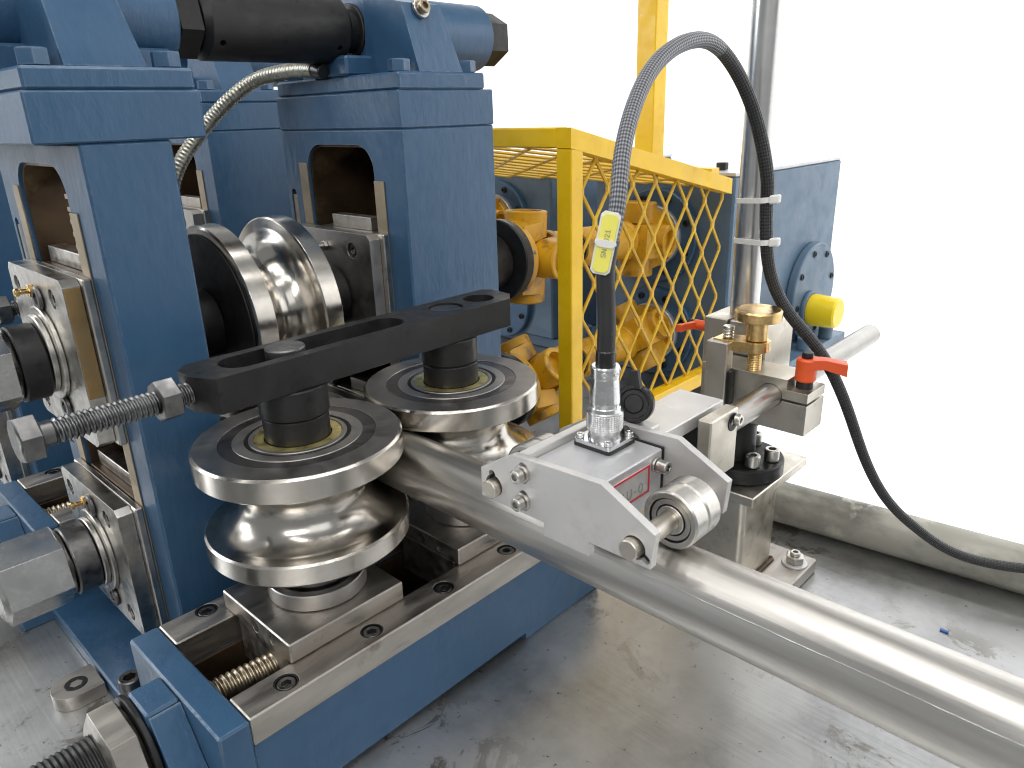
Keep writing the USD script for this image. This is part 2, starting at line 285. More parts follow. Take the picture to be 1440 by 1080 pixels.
def cap_screw(parent, p, d, r, h, m='chrome', name='screw', sub=True, label=None):
    """socket head cap screw: head of radius r and height h standing from p along d, with a hexagon socket"""
    p, d = np.asarray(p, float), np.asarray(d, float); d = d / np.linalg.norm(d)
    head = cut(cyl(p, p + d * h, r, c=r * .12, n=32), hexa(p + d * h * .4, p + d * (h + 2), r * 1.0, c=0))
    s = part(parent, name, head, m, label); return s
def hex_bolt(parent, p, d, af, h, m='bolt', name='bolt', rot=0.):
    p, d = np.asarray(p, float), np.asarray(d, float); d = d / np.linalg.norm(d)
    return part(parent, name, hexa(p, p + d * h, af, rot), m)
# ------------------------------------------------------------------ the setting
def backdrop():
    # a seamless white sweep: floor that curves up into a wall bent round the back of the machine
    prof = [(0, -1100), (2000, -1100)] + [(2000 + 800 * math.sin(t), -1100 + 800 * (1 - math.cos(t))) for t in np.linspace(.15, math.pi / 2, 12)] + [(2800, 700), (2800, 2600)]
    az = np.radians(np.linspace(10, 215, 60)); c0 = np.array([-100, 200]); V, F = [], []; k = len(prof)
    for a in az:
        for r_, z_ in prof: V.append((c0[0] + r_ * math.cos(a), c0[1] + r_ * math.sin(a), z_))
    for i in range(len(az) - 1):
        for j in range(k - 1):
            A, B, C_, D = i * k + j, (i + 1) * k + j, (i + 1) * k + j + 1, i * k + j + 1; F += [(A, B, C_), (A, C_, D)]
    m = trimesh.Trimesh(V, F, process=False); single('backdrop', m, 'backdrop', kind='structure', smooth=60)
backdrop()
bed = Polygon([(-1500, -900), (1100, -900), (1100, 455), (-95, 455), (-95, 1176), (-1500, 1176)])
single('machine_bed', prism(bed, 'z', -ZT - 60, -ZT), 'table', kind='structure')

# ------------------------------------------------------------------ roll stands (pitch 371 along the line)
XC, PITCH = -187.0, -371.0
def roll_stand(label, y0, y1, outer_open, cap0, cap1, rib0, rib1, boss0, boss1, ztop, zplate):
    t = thing('roll_stand', label, 'machine frame', (XC, (y0 + y1) / 2, -ZT), 'upright roll stands of the two stations')
    x0, x1 = XC - 101, XC + 101; zw = 190
    win = unary_union([sbox(XC - 56, -212, XC + 56, zw - 30), rrect(XC - 56, XC + 56, zw - 80, zw, 24)])
    post = bx(x0, x1, y0, y1, -224, ztop, 1.5)
    post = cut(post, prism(win, 'y', y0 - 5, (y1 + 5) if outer_open else y1 - 14), bx(x0 + 7, x0 + 17, y0 - 5, y0 + 5, -60, 140, .1), cyl((x0 + 12, y0 - 5, 140), (x0 + 12, y0 + 5, 140), 5, 0, 24))
    part(t, 'post', post, 'blue')
    part(t, 'keyway_strip', bx(x0 + 8.5, x0 + 16, y0 + .8, y0 + 4.5, -59, 139, .3), 'tan')
    part(t, 'sole_plate', bx(x0 - 12, x1 + 4, y0 - 49 if y0 < 0 else y0 - 6, y1 + 40, -ZT, -224.3, 1.5), 'blue')
    for s in (-1, 1):   # bare machined guide strips beside the window and lining its cheeks
        a = XC + s * 56; part(t, 'guide_strip', bx(min(a, a + s * 15), max(a, a + s * 15), y0 - 1.2, y0 - .2, -205, 158 if s > 0 else 172, .1), 'tan')
    ye = y1 if outer_open else y1 - 14.4
    part(t, 'window_liner', prism(win.buffer(-.1).difference(win.buffer(-2.2)), 'y', y0 + 3, ye), 'brown_steel')
    if not outer_open: part(t, 'window_back', prism(win.buffer(-2.4), 'y', ye - 4, ye), 'brown_steel')
    for k in range(6 if outer_open else 0): part(t, 'rack_tooth', bx(XC + 36, XC + 53.6, y0 + 4, y0 + 13, 166 - k * 9, 169.5 - k * 9, .3), 'tan')
    e_ = 1.5 if y0 < 0 else .3
    part(t, 'cap_block', bx(x0 - e_, x1 + e_, cap0, cap1, ztop + .15, 236, 1.2), 'blue')
    part(t, 'top_plate', bx(x0 + 3, x1 + 1, cap0 + 2 if y0 < 0 else cap0 + 1, cap1 - 2 if y0 < 0 else cap1 - 11, 236.15, zplate, 1.8), 'blue')
    b0, b1 = (cap0 + 2, cap1 - 2) if y0 < 0 else (cap0 + 1, cap1 - 11)
    for bx_ in (x1 - 13, x0 + 16):
        for by in (b0 + 13, b1 - 12): part(t, 'bolt', hexa((bx_, by, zplate + .2), (bx_, by, zplate + 11), 17, .3), 'blue', smooth=20)
    part(t, 'boss', ring((XC, boss0, 291), (XC, boss1, 291), 33, 18, 2), 'blue')
    part(t, 'saddle', bx(XC - 30, XC + 30, boss0 + 10 if y0 < 0 else rib0 - 30, boss1 - 10 if y0 < 0 else min(boss1 - 8, cap1 - 15), zplate + .3, 268, 2), 'blue')
    for s in (1, -1):
        w = hull([(XC + s * 97, y, zplate + .3) for y in (rib0, rib1)] + [(XC + s * 80, y, 308) for y in (rib0 - 2, rib1 - 10)] + [(XC + s * 26, y, 320) for y in (rib0 - 2, rib1 - 14)] + [(XC + s * 20, y, zplate + .3) for y in (rib0, rib1)])
        part(t, 'rib', w, 'blue')
    if y0 > 0:
        d = np.array([.96, 0, .28]); p = np.array([XC + 82.3, rib0 + 17, 303]) + d * 1.2; part(t, 'washer', ring(p - d * 1, p + d * 2.4, 8.5, 3, .4), 'chrome'); cap_screw(t, p + d * 2.5, d, 6, 5, 'oily_thread')
    return t
standL = roll_stand('blue roll stand nearest the left edge with slotted face', -152, -92, True, -178, -67, -149, -98, -200, -40, 204, 250)
standR = roll_stand('blue roll stand behind the two side rolls, hose loop at top', 109, 224, False, 108.4, 224.6, 138, 190, 138, 299, 204, 250.5)
copy_of(standL, 'blue roll stand cut off by the left edge behind the steel chocks', PITCH)
copy_of(standR, 'blue roll stand in the rear gap, behind the ribbed hose', PITCH)

# tie rod between the stand tops
t = thing('tie_rod', 'thick black tie rod across the top between two stands', 'tie rod', (XC, 55, 262))
sl = cyl((XC, -17, 291), (XC, 123, 291), 29, 5, 64)
sl = cut(sl, *[cyl((XC + 15, y, 279), (XC + 40, y, 264), 2.6, 0, 16) for y in (-4, 108)])
part(t, 'sleeve', sl, 'black'); part(t, 'thread', cyl((XC, 123, 291), (XC, 139, 291), 19, .5), 'black'); part(t, 'collar', ring((XC, 135, 291), (XC, 141.5, 291), 24, 16.2, .6), 'black')
part(t, 'shaft', cyl((XC, 141, 291), (XC, 300, 291), 16, .5), 'black'); part(t, 'hex_nut', hexa((XC, 300.5, 291), (XC, 331, 291), 47, .5), 'black', smooth=20)
part(t, 'hex_nut', hexa((XC, -39.5, 291), (XC, -17.5, 291), 50, .3), 'black', smooth=20)

# ------------------------------------------------------------------ bearing chocks in the stand windows
def chock(label, yo, s, zc, half, outside, glint=False):
    """yo: the face of the stand on the side the plate sits, s: outward sign"""
    t = thing('bearing_chock', label, 'bearing block', (XC, yo, zc - half), 'bearing chocks in the stand windows')
    Y = lambda a, b: (min(yo + s * a, yo + s * b), max(yo + s * a, yo + s * b))
    y0, y1 = Y(-54, -.5); part(t, 'body', bx(XC - 52, XC + 52, y0, y1, zc - half + 2, zc + half - 2, 1), 'brown_steel' if outside else 'nickel')
    y0, y1 = Y(1.4, 7.5); part(t, 'back_plate', bx(XC - 70, XC + 72, y0, y1, zc - half, zc + half - .5, 1), 'chrome')
    oct_ = Polygon([(-66, -half + 4), (-60, -half), (60, -half), (66, -half + 4), (66, half - 5), (61, half), (-61, half), (-66, half - 5)])
    holes = [(-50, half - 17), (36, half - 17), (-50, -half + 14), (42, -half + 14)]
    y0, y1 = Y(7.8, 19.5); ym = yo + s * 13
    pl = prism(affinity.translate(oct_, XC, zc), 'y', y0, y1)
    pl = cut(pl, *[cyl((XC + a, ym, zc + b), (XC + a, yo + s * 25, zc + b), 7.5, 0, 24) for a, b in holes])
    part(t, 'face_plate', pl, 'chrome' if outside else 'turned')
    for a, b in holes: cap_screw(t, (XC + a, yo + s * 13.2, zc + b), (0, s, 0), 6.2, 5, 'bolt')
    if outside:
        part(t, 'inner_plate', bx(XC - 66, XC + 68, yo + 60.6, yo + 68, zc - half, zc + half, .8), 'chrome')
        part(t, 'bearing_cover', ring((XC, yo + s * 19.7, zc), (XC, yo + s * 23.5, zc), 37, 24, .8), 'chrome')
        for a in (1.45, -1.35): cap_screw(t, (XC + 44 * math.cos(a), yo + s * 19.6, zc + 44 * math.sin(a)), (0, s, 0), 9.5, 3.2, 'bolt', 'cover_screw')
        if glint: part(t, 'wear_plate', bx(XC + 66.2, XC + 68, min(yo + s * 8.5, yo + s * 19), max(yo + s * 8.5, yo + s * 19), zc - half + 40, zc + half - 6, .2), 'amber_glint', 'edge plate coloured as an amber reflection')  # added thin plate; its colour paints an orange reflection on the edge
        part(t, 'inner_ring', ring((XC, yo + s * 23.7, zc), (XC, yo + s * 28, zc), 31, 18, .8), 'chrome')
    y0, y1 = Y(-20, -7); part(t, 'setting_wedge', bx(XC - 46 if outside else XC - 32, XC + 34, y0, y1, zc + half - 1.8, zc + half + 11, .6), 'chrome' if outside else 'steel')
    p = np.array([XC - 8, yo + s * 19.6, zc + half - 16]); d = np.array([0, s, 0])
    n = part(t, 'grease_nipple', cat(hexa(p, p + d * 4, 9), cyl(p + d * 4, p + d * 9, 2.2, .4, 16), cyl(p + d * 9, p + d * 13, 3.2, .8, 16)), 'brass' if outside else 'chrome')
    return t
ZU, ZL = 46.0, -127.0
cUL = chock('upper steel chock on the left stand with orange reflection painted on its edge and brass nipple', -152, -1, 50, 64, True, True)
cLL = chock('lower steel chock on the left stand above the base', -152, -1, ZL, 59, True)
cUR = chock('dark chock on the inner face of the rear stand beside the upper roll', 109, -1, 50, 61, False)
cLR = chock('lower dark chock of the rear stand, hidden behind the side rolls', 109, -1, ZL, 59, False)
copy_of(cUR, 'small slice of steel chock in the rear gap above the roll', PITCH)
copy_of(cUL, 'upper steel chock cut off at the left edge of the photo', PITCH)
copy_of(cLL, 'lower steel chock cut off at the left edge of the photo', PITCH)

# ------------------------------------------------------------------ horizontal rolls on their shafts
def groove(R_, n=22):
    """profile (r, h) of the round groove of a flanged roll with a rounded lip, from below to above"""
    a, b, hz = 28.4, 24., 17.5; up = [(R_ + .4 - a * math.sqrt(1 - (h / b) ** 2), h) for h in np.linspace(0, hz, n)]
    p0 = np.array(up[-1]); p2 = np.array([p0[0] + 11.5, 22.4]); p1 = np.array([p0[0] + 1.27 * (22.4 - hz), 22.4])
    up += [tuple((1 - t) ** 2 * p0 + 2 * t * (1 - t) * p1 + t * t * p2) for t in np.linspace(.1, 1, 9)]
    return [(r, -h) for r, h in up[:0:-1]] + up
def hroll(label, zc, rot):
    t = thing('grooved_roll', label, 'mill roll', (XC, 0, zc - 85))
    g = groove(85); pr = [(22, -42), (83, -42), (85, -40.5), (85, -24.5), (83.5, -23.2)] + g + [(83.5, 23.2), (85, 24.5), (85, 40.5), (83, 42), (22, 42), (22, -42)]
    part(t, 'roll_body', lathe(pr, (XC, 0, zc), (0, 1, 0), 128), 'polish')
    for s in (-1, 1): part(t, 'side_disc', ring((XC, s * 42.2, zc), (XC, s * 43.6, zc), 78, 20, .4), 'black')  # black discs put the shade on the roll flanks into colour
    part(t, 'shaft', cyl((XC, -196, zc), (XC, 250, zc), 18, 1), 'chrome')
    for s in (-1, 1): part(t, 'spacer', ring((XC, s * 43.8, zc), (XC, s * 88, zc), 30, 18.3, 1), 'black')
    part(t, 'collar', ring((XC, -199, zc), (XC, -180.5, zc), 29.5, 18.3, 1.2), 'black' if zc > 0 else 'bolt')
    nut = hexa((XC, -252, zc), (XC, -199.5, zc), 58, rot, 4)
    part(t, 'hex_nut', nut, 'nut', smooth=20)
    return t
hroll('upper horizontal grooved roll between the stands above the black bar', ZU, math.pi / 6)
hroll('lower horizontal roll, its bright hex nut sticking out low at left', ZL, .22)

# ------------------------------------------------------------------ side-roll base with its rails
def roll_base(label):
    t = thing('roll_carriage', label, 'machine base', (3, 0, -ZT), 'blue bases for the side rolls')
    body = cut(bx(-64, 72, -176, 190, -ZT, -165.3, 1), bx(-35, 46, -172, 176, -208, -150, .2), bx(44, 80, -185, 84, -ZT - 5, -ZT + 7.5, .1))
    part(t, 'body', body, 'blue')
    fr = bx(46, 74, -175.6, 176, -165, -143, 1); rr = bx(-66, -35, -175.6, 176, -165, -143, 1)
    fy = [-142, -71, 0, 73, 140]; xs = [(61, fy), (-57, [-142, -71, 0, 73, 140])]
    for nm, m_, (x, ys) in (('front', fr, xs[0]), ('rear', rr, xs[1])):
        m_ = cut(m_, *[cyl((x, y, -152), (x, y, -140), 8.6, 0, 32) for y in ys])
        part(t, 'rail', m_, 'steel')
        for y in ys:
            part(t, 'screw_socket_ring', ring((x, y, -150), (x, y, -143.4), 8.4, 7.2, .3, 32), 'hole')
            cap_screw(t, (x, y, -151), (0, 0, 1), 6.9, 7.2, 'bolt', 'rail_screw')
    part(t, 'end_plate', bx(-67, 75, -197, -176, -ZT, -143.2, 1.5), 'blue')
    part(t, 'end_rib', bx(-12, 20, -219, -197.4, -ZT, -143.6, 1.5), 'blue')
    g = hull([(20.4, -197.4, -146), (20.4, -218, -146), (58, -197.4, -200), (58, -218, -200), (20.4, -197.4, -ZT + 15), (20.4, -218, -ZT + 15), (58, -197.4, -ZT + 15), (58, -218, -ZT + 15)])
    part(t, 'gusset', g, 'blue')
    g = hull([(-12.4, -197.4, -172), (-12.4, -214, -172), (-50, -197.4, -205), (-50, -214, -205), (-12.4, -197.4, -ZT + 15), (-12.4, -214, -ZT + 15), (-50, -197.4, -ZT + 15), (-50, -214, -ZT + 15)])
    part(t, 'gusset', g, 'blue')
    part(t, 'foot', bx(-66, 75, -227, -197.5, -ZT, -225, 1), 'blue')
    ax_, az_ = -2., -184.
    part(t, 'lead_screw', thread((12, -176, -162), (17, -128, -162), 10.5, 4.4, 2), 'oily_thread')
    part(t, 'slideway', bx(-34.8, -31, -171.8, 175.8, -207, -165.05, .1), 'brown_steel'); part(t, 'slideway', bx(42, 45.8, -171.8, 175.8, -207, -165.05, .1), 'brown_steel'); part(t, 'slideway_floor', bx(-30.8, 41.8, -171.8, 175.8, -207.8, -203, .3), 'brown_steel')
    part(t, 'washer', ring((ax_, -223.5, az_), (ax_, -219.4, az_), 39, 25, .8), 'black')
    part(t, 'adjusting_nut', hexa((ax_, -246, az_), (ax_, -224, az_), 68, 1.15, 3), 'steel', smooth=20)
    part(t, 'adjusting_screw', thread((ax_, -330, az_), (ax_, -246.5, az_), 26, 3.5, 1.8, 40), 'black')
    part(t, 'screw_head', hexa((ax_, -352, az_), (ax_, -330.5, az_), 40, .9, 2), 'steel', smooth=20)
    return t
base0 = roll_base('blue roll carriage in the foreground with two steel rails')
copy_of(base0, 'blue base of the rear station at the lower left edge', PITCH)

def slide_block(label, yc):
    t = thing('slide_block', label, 'slide block', (0, yc, -143), 'steel slide blocks under the side rolls')
    b = bx(-49, 49, yc - 50, yc + 50, -142.8, -127, 1); b = cut(b, cyl((24, yc - 60, -150 + 14), (24, yc - 30, -136), 3.2, 0, 20), cyl((0, yc - 60, -136), (0, yc - 30, -136), 5, 0, 20))
    part(t, 'block', b, 'steel'); part(t, 'guide', bx(-30, 41, yc - 49, yc + 49, -180, -143, .5), 'steel')
    part(t, 'spacer_ring', ring((0, yc + 5.5, -126.8), (0, yc + 5.5, -113.5), 37.5, 31, .8), 'turned')
    return t
slide_block('steel slide block under the nearer side roll', -80.5)
slide_block('steel slide block under the farther side roll, in shade', 78.5)

def side_roll(label, yc):
    t = thing('side_roll', label, 'mill roll', (0, yc, -113), 'upright grooved side rolls')
    R_ = 74.6; g = [(r, h - 41) for r, h in groove(R_)]
    pr = [(27, -82), (70, -82), (73, -80.5), (R_, -78.5), (R_, -65.5), (R_ - 1.6, -64)] + g + [(R_ - 2, -18.2), (R_ - 1.6, -17.6), (R_, -16.6), (R_, -1.6), (R_ - 1.6, 0), (55.5, 0)]
    part(t, 'roll_body', lathe(pr + [(55.5, -1.2), (27, -1.2), (27, -82)], (0, yc, 0), (0, 0, 1), 144), 'polish')
    part(t, 'face_land', ring((0, yc, -.6), (0, yc, .12), 72.8, 55.8, .1, 128), 'land'); part(t, 'face_ring', ring((0, yc, -1.1), (0, yc, -.35), 55.4, 46.2, .15, 96), 'dark_turned')
    part(t, 'bearing_seat', ring((0, yc, -1.1), (0, yc, .1), 46, 38, .3, 96), 'turned')
    part(t, 'snap_ring', ring((0, yc, -1.1), (0, yc, -.5), 37.6, 35, .2, 72), 'hole')
    part(t, 'bearing_race', ring((0, yc, -1.1), (0, yc, .6), 34.8, 31.6, .3, 72), 'turned')
    part(t, 'bearing_shield', ring((0, yc, -1.1), (0, yc, .2), 31.4, 24.2, .4, 72), 'gold')
    part(t, 'journal', cyl((0, yc, -113), (0, yc, -82.2), 28, .5), 'dark_turned')
    part(t, 'sleeve', cyl((0, yc, -1), (0, yc, 17.6), 23.4, .8, 64), 'black')
    part(t, 'upper_sleeve', cyl((0, yc, 18.6), (0, yc, 39.6), 24.6 if yc < 0 else 23.6, .8, 64), 'black')
    part(t, 'neck', cyl((0, yc, 17), (0, yc, 19.2), 22, 0, 48), 'hole')
    return t
side_roll('nearer polished grooved side roll on the left, black sleeve on top', -74.7)
side_roll('farther polished grooved side roll, partly hidden behind the tube', 74.9)

# black tie bar across the two side rolls
t = thing('roll_tie_bar', 'long black slotted bar linking the tops of the side rolls', 'bar', (0, 0, 40))
ol = Polygon([(-24.5, -136), (-15, -145), (2, -145), (21, -136), (21.5, 128), (9, 141), (-17, 144), (-24.5, 137)])
slot = LineString([(-2, -108), (-2, 12)]).buffer(14.5, quad_segs=12); h2 = Point(-2, 75).buffer(14.5, quad_segs=12); h3 = Point(-2, 113).buffer(13.5, quad_segs=12)
m_ = prism(ol.difference(slot).difference(h3).difference(h2), 'z', 40, 64)
part(t, 'bar', m_, 'black'); part(t, 'clamp_pin', cyl((-2, -74.7, 39.8), (-2, -74.7, 66.5), 14, 1, 48), 'bolt'); part(t, 'pivot_pin', cyl((-2, 75, 39.8), (-2, 75, 62.6), 13.6, .8, 48), 'dark_turned')
part(t, 'adjusting_screw', thread((-3, -224, 51.5), (-3, -144, 51.5), 8, 3.3, 1.9), 'thread'); part(t, 'shank', cyl((-3, -232, 51.5), (-3, -224, 51.5), 7.4, .3), 'bolt')
part(t, 'screw_head', hexa((-3, -243, 51.5), (-3, -231, 51.5), 25, .75), 'bolt', smooth=20); part(t, 'lock_nut', hexa((-3, -166, 51.5), (-3, -153, 51.5), 24, .6), 'bolt', smooth=20)
bar0 = t
copy_of(bar0, 'short piece of black tie bar at the left edge with bolt', PITCH)

# small things on the bed at the left
t = thing('clamp_dog', 'small steel clamp strap with dark screw on the bed at left', 'clamp', (-164, -220, -ZT))
ol = unary_union([sbox(-181, -222, -147, -203), Point(-164, -222).buffer(17, quad_segs=10)])
part(t, 'strap', prism(ol, 'z', -ZT + .3, -226), 'steel'); cap_screw(t, (-164, -220, -229), (0, 0, 1), 9.5, 3.6, 'black')
t = thing('socket_bolt', 'greenish socket bolt standing between the chock and end plate', 'bolt', (-112, -192, -224))
cap_screw(t, (-112, -192, -223.6), (0, 0, 1), 9, 17, 'bolt', 'head')

# ribbed metal hose
pts = smooth_path([(-325, 0, 150), (-322, 16, 181), (-320, 33, 200), (-315, 52, 220), (-305, 69, 237), (-290, 88, 252), (-255, 98, 258), (-212, 100, 258.5), (-196, 100, 257)], 230)
rr = 6.6 + .8 * np.abs(((np.arange(230) / 4.0) % 1) * 2 - 1)
t = thing('flexible_conduit', 'ribbed metal hose arching between the blue stands', 'hose', pts[0])
part(t, 'hose', sweep(pts, rr, 20), 'conduit', smooth=60); e = pts[-1]; d = pts[-1] - pts[-4]; d /= np.linalg.norm(d)
part(t, 'end_fitting', cyl(e, e + d * 14, 6.4, .8), 'black_gloss')
# ------------------------------------------------------------------ tubes
t = thing('steel_tube', 'bright welded steel tube running from the rolls to the lower right', 'tube', (-700, 0, -64))
part(t, 'tube_wall', ring((-700, 0, -41.5), (900, 0, -41.5), 23, 20.5, .4, 96), 'tube')
xs = np.linspace(70, 899, 260); wob = meshkit.fbm(np.c_[xs / 9, xs * 0, xs * 0], 3, 5) * .5 - .25; an = np.radians(150 + wob * 3)
part(t, 'weld_seam', sweep(np.c_[xs, 22.5 * np.cos(an), -41.5 + 22.5 * np.sin(an)], .6 + wob * .4, 8), 'tube', smooth=60)
a0, a1 = np.array([95., 426, -215.2]), np.array([900., 506.5, -215.2])
single('steel_tube', ring(a0, a1, 23.5, 21, .6, 72), 'old_tube', 'dull stained tube lying along the back edge of the bed', 'tube', (95, 426, -239))

# ------------------------------------------------------------------ seam sensor riding on the tube
t = thing('seam_sensor', 'pale aluminium sensor carriage with wheels riding on the bright tube', 'sensor', (218, 0, -18))
ol = Polygon([(155, -9.5), (155, 10), (182, 26.5), (247, 29), (281, 11.5), (279, -9.5), (239, -9.5), (239, -18.5), (206, -18.5), (206, -9.5)])
def slotted(x, z, dx, dz): return unary_union([Point(x + dx * .1, z + dz * .1).buffer(6.9, quad_segs=8), Point(x + dx, z + dz).buffer(2.6), LineString([(x, z), (x + dx, z + dz)]).buffer(2.6)])
for s in (-1, 1):
    o2 = ol
    if s < 0:
        for hx, hz, dx, dz in ((166, 0, -1.5, 8), (268, 0, 8, -5)):
            o2 = o2.difference(slotted(hx, hz, dx, dz)); part(t, 'keyhole', prism(slotted(hx, hz, dx, dz).buffer(-.15), 'y', -37, -36.2), 'hole')  # dark sheet behind each slot paints the shade inside it
        for hz in (17, -1): o2 = o2.difference(unary_union([Point(190.5, hz).buffer(3.2), LineString([(190.5, hz - 3.5), (190.5, hz + 3.5)]).buffer(3.2)]))
    else: o2 = o2.difference(Point(216, 20).buffer(4))
    part(t, 'side_plate', prism(o2, 'y', min(s * 40, s * 35), max(s * 40, s * 35)), 'alu')
part(t, 'cross_bar', bx(181, 187.6, -34.8, 34.8, 17, 25.5, .6), 'alu')
blk = bx(188, 238, -33, 33, -12, 21, .8)
part(t, 'sensor_block', blk, 'alu_block')
part(t, 'end_cap', bx(187.8, 238.4, 33.1, 34.9, -12, 21.4, .3), 'black')
for hz in (17, -1):
    cap_screw(t, (190.5, -42.4, hz), (0, -1, 0), 4.1, 5.2, 'chrome'); part(t, 'washer', ring((190.5, -40.1, hz), (190.5, -42.2, hz), 5.4, 2, .3, 32), 'chrome')
cap_screw(t, (240, 26, 13), (1, 0, 0), 4.2, 7, 'chrome'); part(t, 'washer', ring((238.2, 26, 13), (239.8, 26, 13), 5, 2, .2, 32), 'chrome')
# wheels: pairs of ball bearings on cross shafts
for wx in (166, 268):
    part(t, 'wheel_shaft', cyl((wx, -45, -.5), (wx, 45, -.5), 5.8, .5, 40), 'nickel')
    for y0 in ((-5, 8.2) if wx > 200 else (-11, 2.2)):
        w = part(t, 'wheel', ring((wx, y0, -.5), (wx, y0 + 12.8, -.5), 17.4, 13.4, 1), 'chrome')
        part(w, 'shield', ring((wx, y0 + .9, -.5), (wx, y0 + 11.9, -.5), 12.5, 9.5, .3), 'turned')
        part(w, 'inner_race', ring((wx, y0 + .1, -.5), (wx, y0 + 12.7, -.5), 8.6, 5.9, .4), 'chrome')
# nameplate
n = part(t, 'nameplate', bx(238.1, 238.7, -20, 18.5, -2, 16, .1), 'plate')
for a in ((-20, 18.5, 14.7, 16), (-20, 18.5, -2, -.7), (-20, -18.7, -.7, 14.7), (17.2, 18.5, -.7, 14.7)): part(n, 'red_border', bx(238.75, 239.1, a[0], a[1], a[2], a[3], .05), 'red')
tx = meshkit.text_mesh('V U-0', 6.2, .25); b = tx.bounds; tx.apply_translation([-b[:, 0].mean(), -b[:, 1].mean(), 0])
tx = trimesh.Trimesh(np.c_[tx.vertices[:, 2] + 238.75, tx.vertices[:, 0] * 1.0 - .5, tx.vertices[:, 1] + 4], tx.faces); part(n, 'lettering', tx, 'ink', smooth=False)
# plug connector
cx, cy, cz = 206.5, 17., 21.
def cn(v): return [(r * .74, h * .82) for r, h in v]
c = part(t, 'connector', lathe(cn([(0, 5.5), (14, 5.5), (14, 7), (13.2, 9), (13.2, 12), (14.6, 12.5), (14.6, 27), (13.6, 27.4), (13.2, 30.5), (12.4, 31), (12.4, 33.5), (12.9, 34), (12.7, 38), (11.2, 53), (11.9, 53.4), (11.9, 61), (11, 62), (8.2, 62), (8.2, 58), (0, 58)]), (cx, cy, cz), n=72), 'silver')
kn = []
for i in range(40):
    a = 2 * math.pi * i / 40
    for k in range(8):
        z = cz + 11.4 + k * 1.33; p = np.array([cx + 10.75 * math.cos(a), cy + 10.75 * math.sin(a), z]); u = np.array([math.cos(a), math.sin(a), 0]); v = np.array([-u[1], u[0], 0])
        kn.append(trimesh.Trimesh([p - v * .7 - [0, 0, .55], p + v * .7 - [0, 0, .55], p + v * .7 + [0, 0, .55], p - v * .7 + [0, 0, .55], p + u * .7], [(0, 1, 4), (1, 2, 4), (2, 3, 4), (3, 0, 4)]))
part(c, 'knurling', cat(*kn), 'silver', smooth=False, kind='stuff')
part(c, 'flange', prism(rrect(cx - 13.6, cx + 13.6, cy - 13.6, cy + 13.6, 2.5), 'z', cz + 2.2, cz + 4.6), 'silver')
part(c, 'gasket', prism(rrect(cx - 14, cx + 14, cy - 14, cy + 14, 2.5), 'z', cz + .1, cz + 2.), 'rubber')
for sx in (-1, 1):
    for sy in (-1, 1): cap_screw(c, (cx + sx * 10.6, cy + sy * 10.6, cz + 4.7), (0, 0, 1), 2.6, 2.6, 'silver', 'flange_screw')
for a in (-1.0, -.1, .9):
    p = np.array([cx, cy, cz + 47]); u = np.array([math.cos(a), math.sin(a), 0]); part(c, 'grub_screw', ring(p + u * 8.5, p + u * 9.2, 1.8, .8, .1, 20), 'silver')
# dust cap on its strap
p = np.array([206., 50., 37.]); d = np.array([.36, -.8, .3]); d /= np.linalg.norm(d)
c2 = part(t, 'dust_cap', lathe([(0, -3), (11.4, -3), (12.4, -2), (12.4, 6), (11.4, 7), (9.6, 7), (9, 5.4), (6.4, 5.4), (5.6, 6.4), (0, 6.4)], p, d, 56), 'black_gloss')
part(c2, 'strap', sweep(smooth_path([p + [-1, 1, 14], p + [0, 3, 8], p + [2, 5, -4], p + [0, 0, -14], p + [-4, -12, -20], (cx + 6, cy + 15, cz + 6)], 40), 2.8, 10), 'rubber', smooth=60)
part(c2, 'pull_tab', hull([p + [-6, -2, 12], p + [6, -4, 12], p + [-4, -1, 21], p + [2, -2, 23], p + [-6, 1, 12], p + [6, -1, 12], p + [-4, 2, 21], p + [2, 1, 23]]), 'rubber')
part(t, 'side_lug', bx(196, 220, 40.2, 58, 6, 24, .8), 'alu')

# link arm between the sensor and the round support bar
t = thing('link_arm', 'flat grey arm with clamp block joining sensor to the round bar', 'bracket', (205, 120, -20))
part(t, 'arm', bx(169, 207.5, 58.5, 166, -6, 5, .8), 'alu')
part(t, 'arm_step', bx(172, 192, 58.5, 84, 5.2, 9, .5), 'alu')
part(t, 'clamp_block', bx(212.5, 223.5, 119, 159, -44, 5.4, 1), 'nickel'); part(t, 'clamp_jaw', bx(176, 208, 128, 148, -40, -6.2, .8), 'black')
cap_screw(t, (225, 152, -2), (1, 0, 0), 4.4, 4.5, 'chrome'); part(t, 'bolt_recess', ring((223.4, 150.6, -4), (224.2, 150.6, -4), 7, 3, .2, 32), 'hole')

# ------------------------------------------------------------------ sensor stand
BX, BZ = 205., -17.6
single('support_bar', cyl((BX, 150, BZ), (BX, 487, BZ), 10.3, 2.2, 64), 'rod', 'round bright horizontal bar passing through the cross clamp', 'bar', (BX, 340, BZ - 10))
t = thing('sensor_stand', 'square grey steel column on a welded foot with flange plate on top', 'stand', (154, 293, -ZT))
part(t, 'column', prism(rrect(119, 189, 257, 328, 6), 'z', -223.6, -132.2), 'nickel')
part(t, 'foot_plate', bx(84, 224, 254, 358, -ZT + .3, -224, 1.2), 'steel')
part(t, 'weld_bead', sweep(np.array([(121, 256, -223), (188, 256, -223), (190.5, 258, -223), (190.5, 326, -223), (188, 329, -223)]), 2.4, 10), 'brown_steel', smooth=60)
for q in ((210, 336), (102, 336)):
    part(t, 'foot_bolt', hexa((*q, -221.5), (*q, -214), 16, .4), 'chrome', smooth=20); part(t, 'stud', ring((*q, -213.9), (*q, -210.5), 5, 2.6, .5, 24), 'chrome'); part(t, 'washer', cyl((*q, -223.9), (*q, -221.7), 12.5, .4), 'alu')
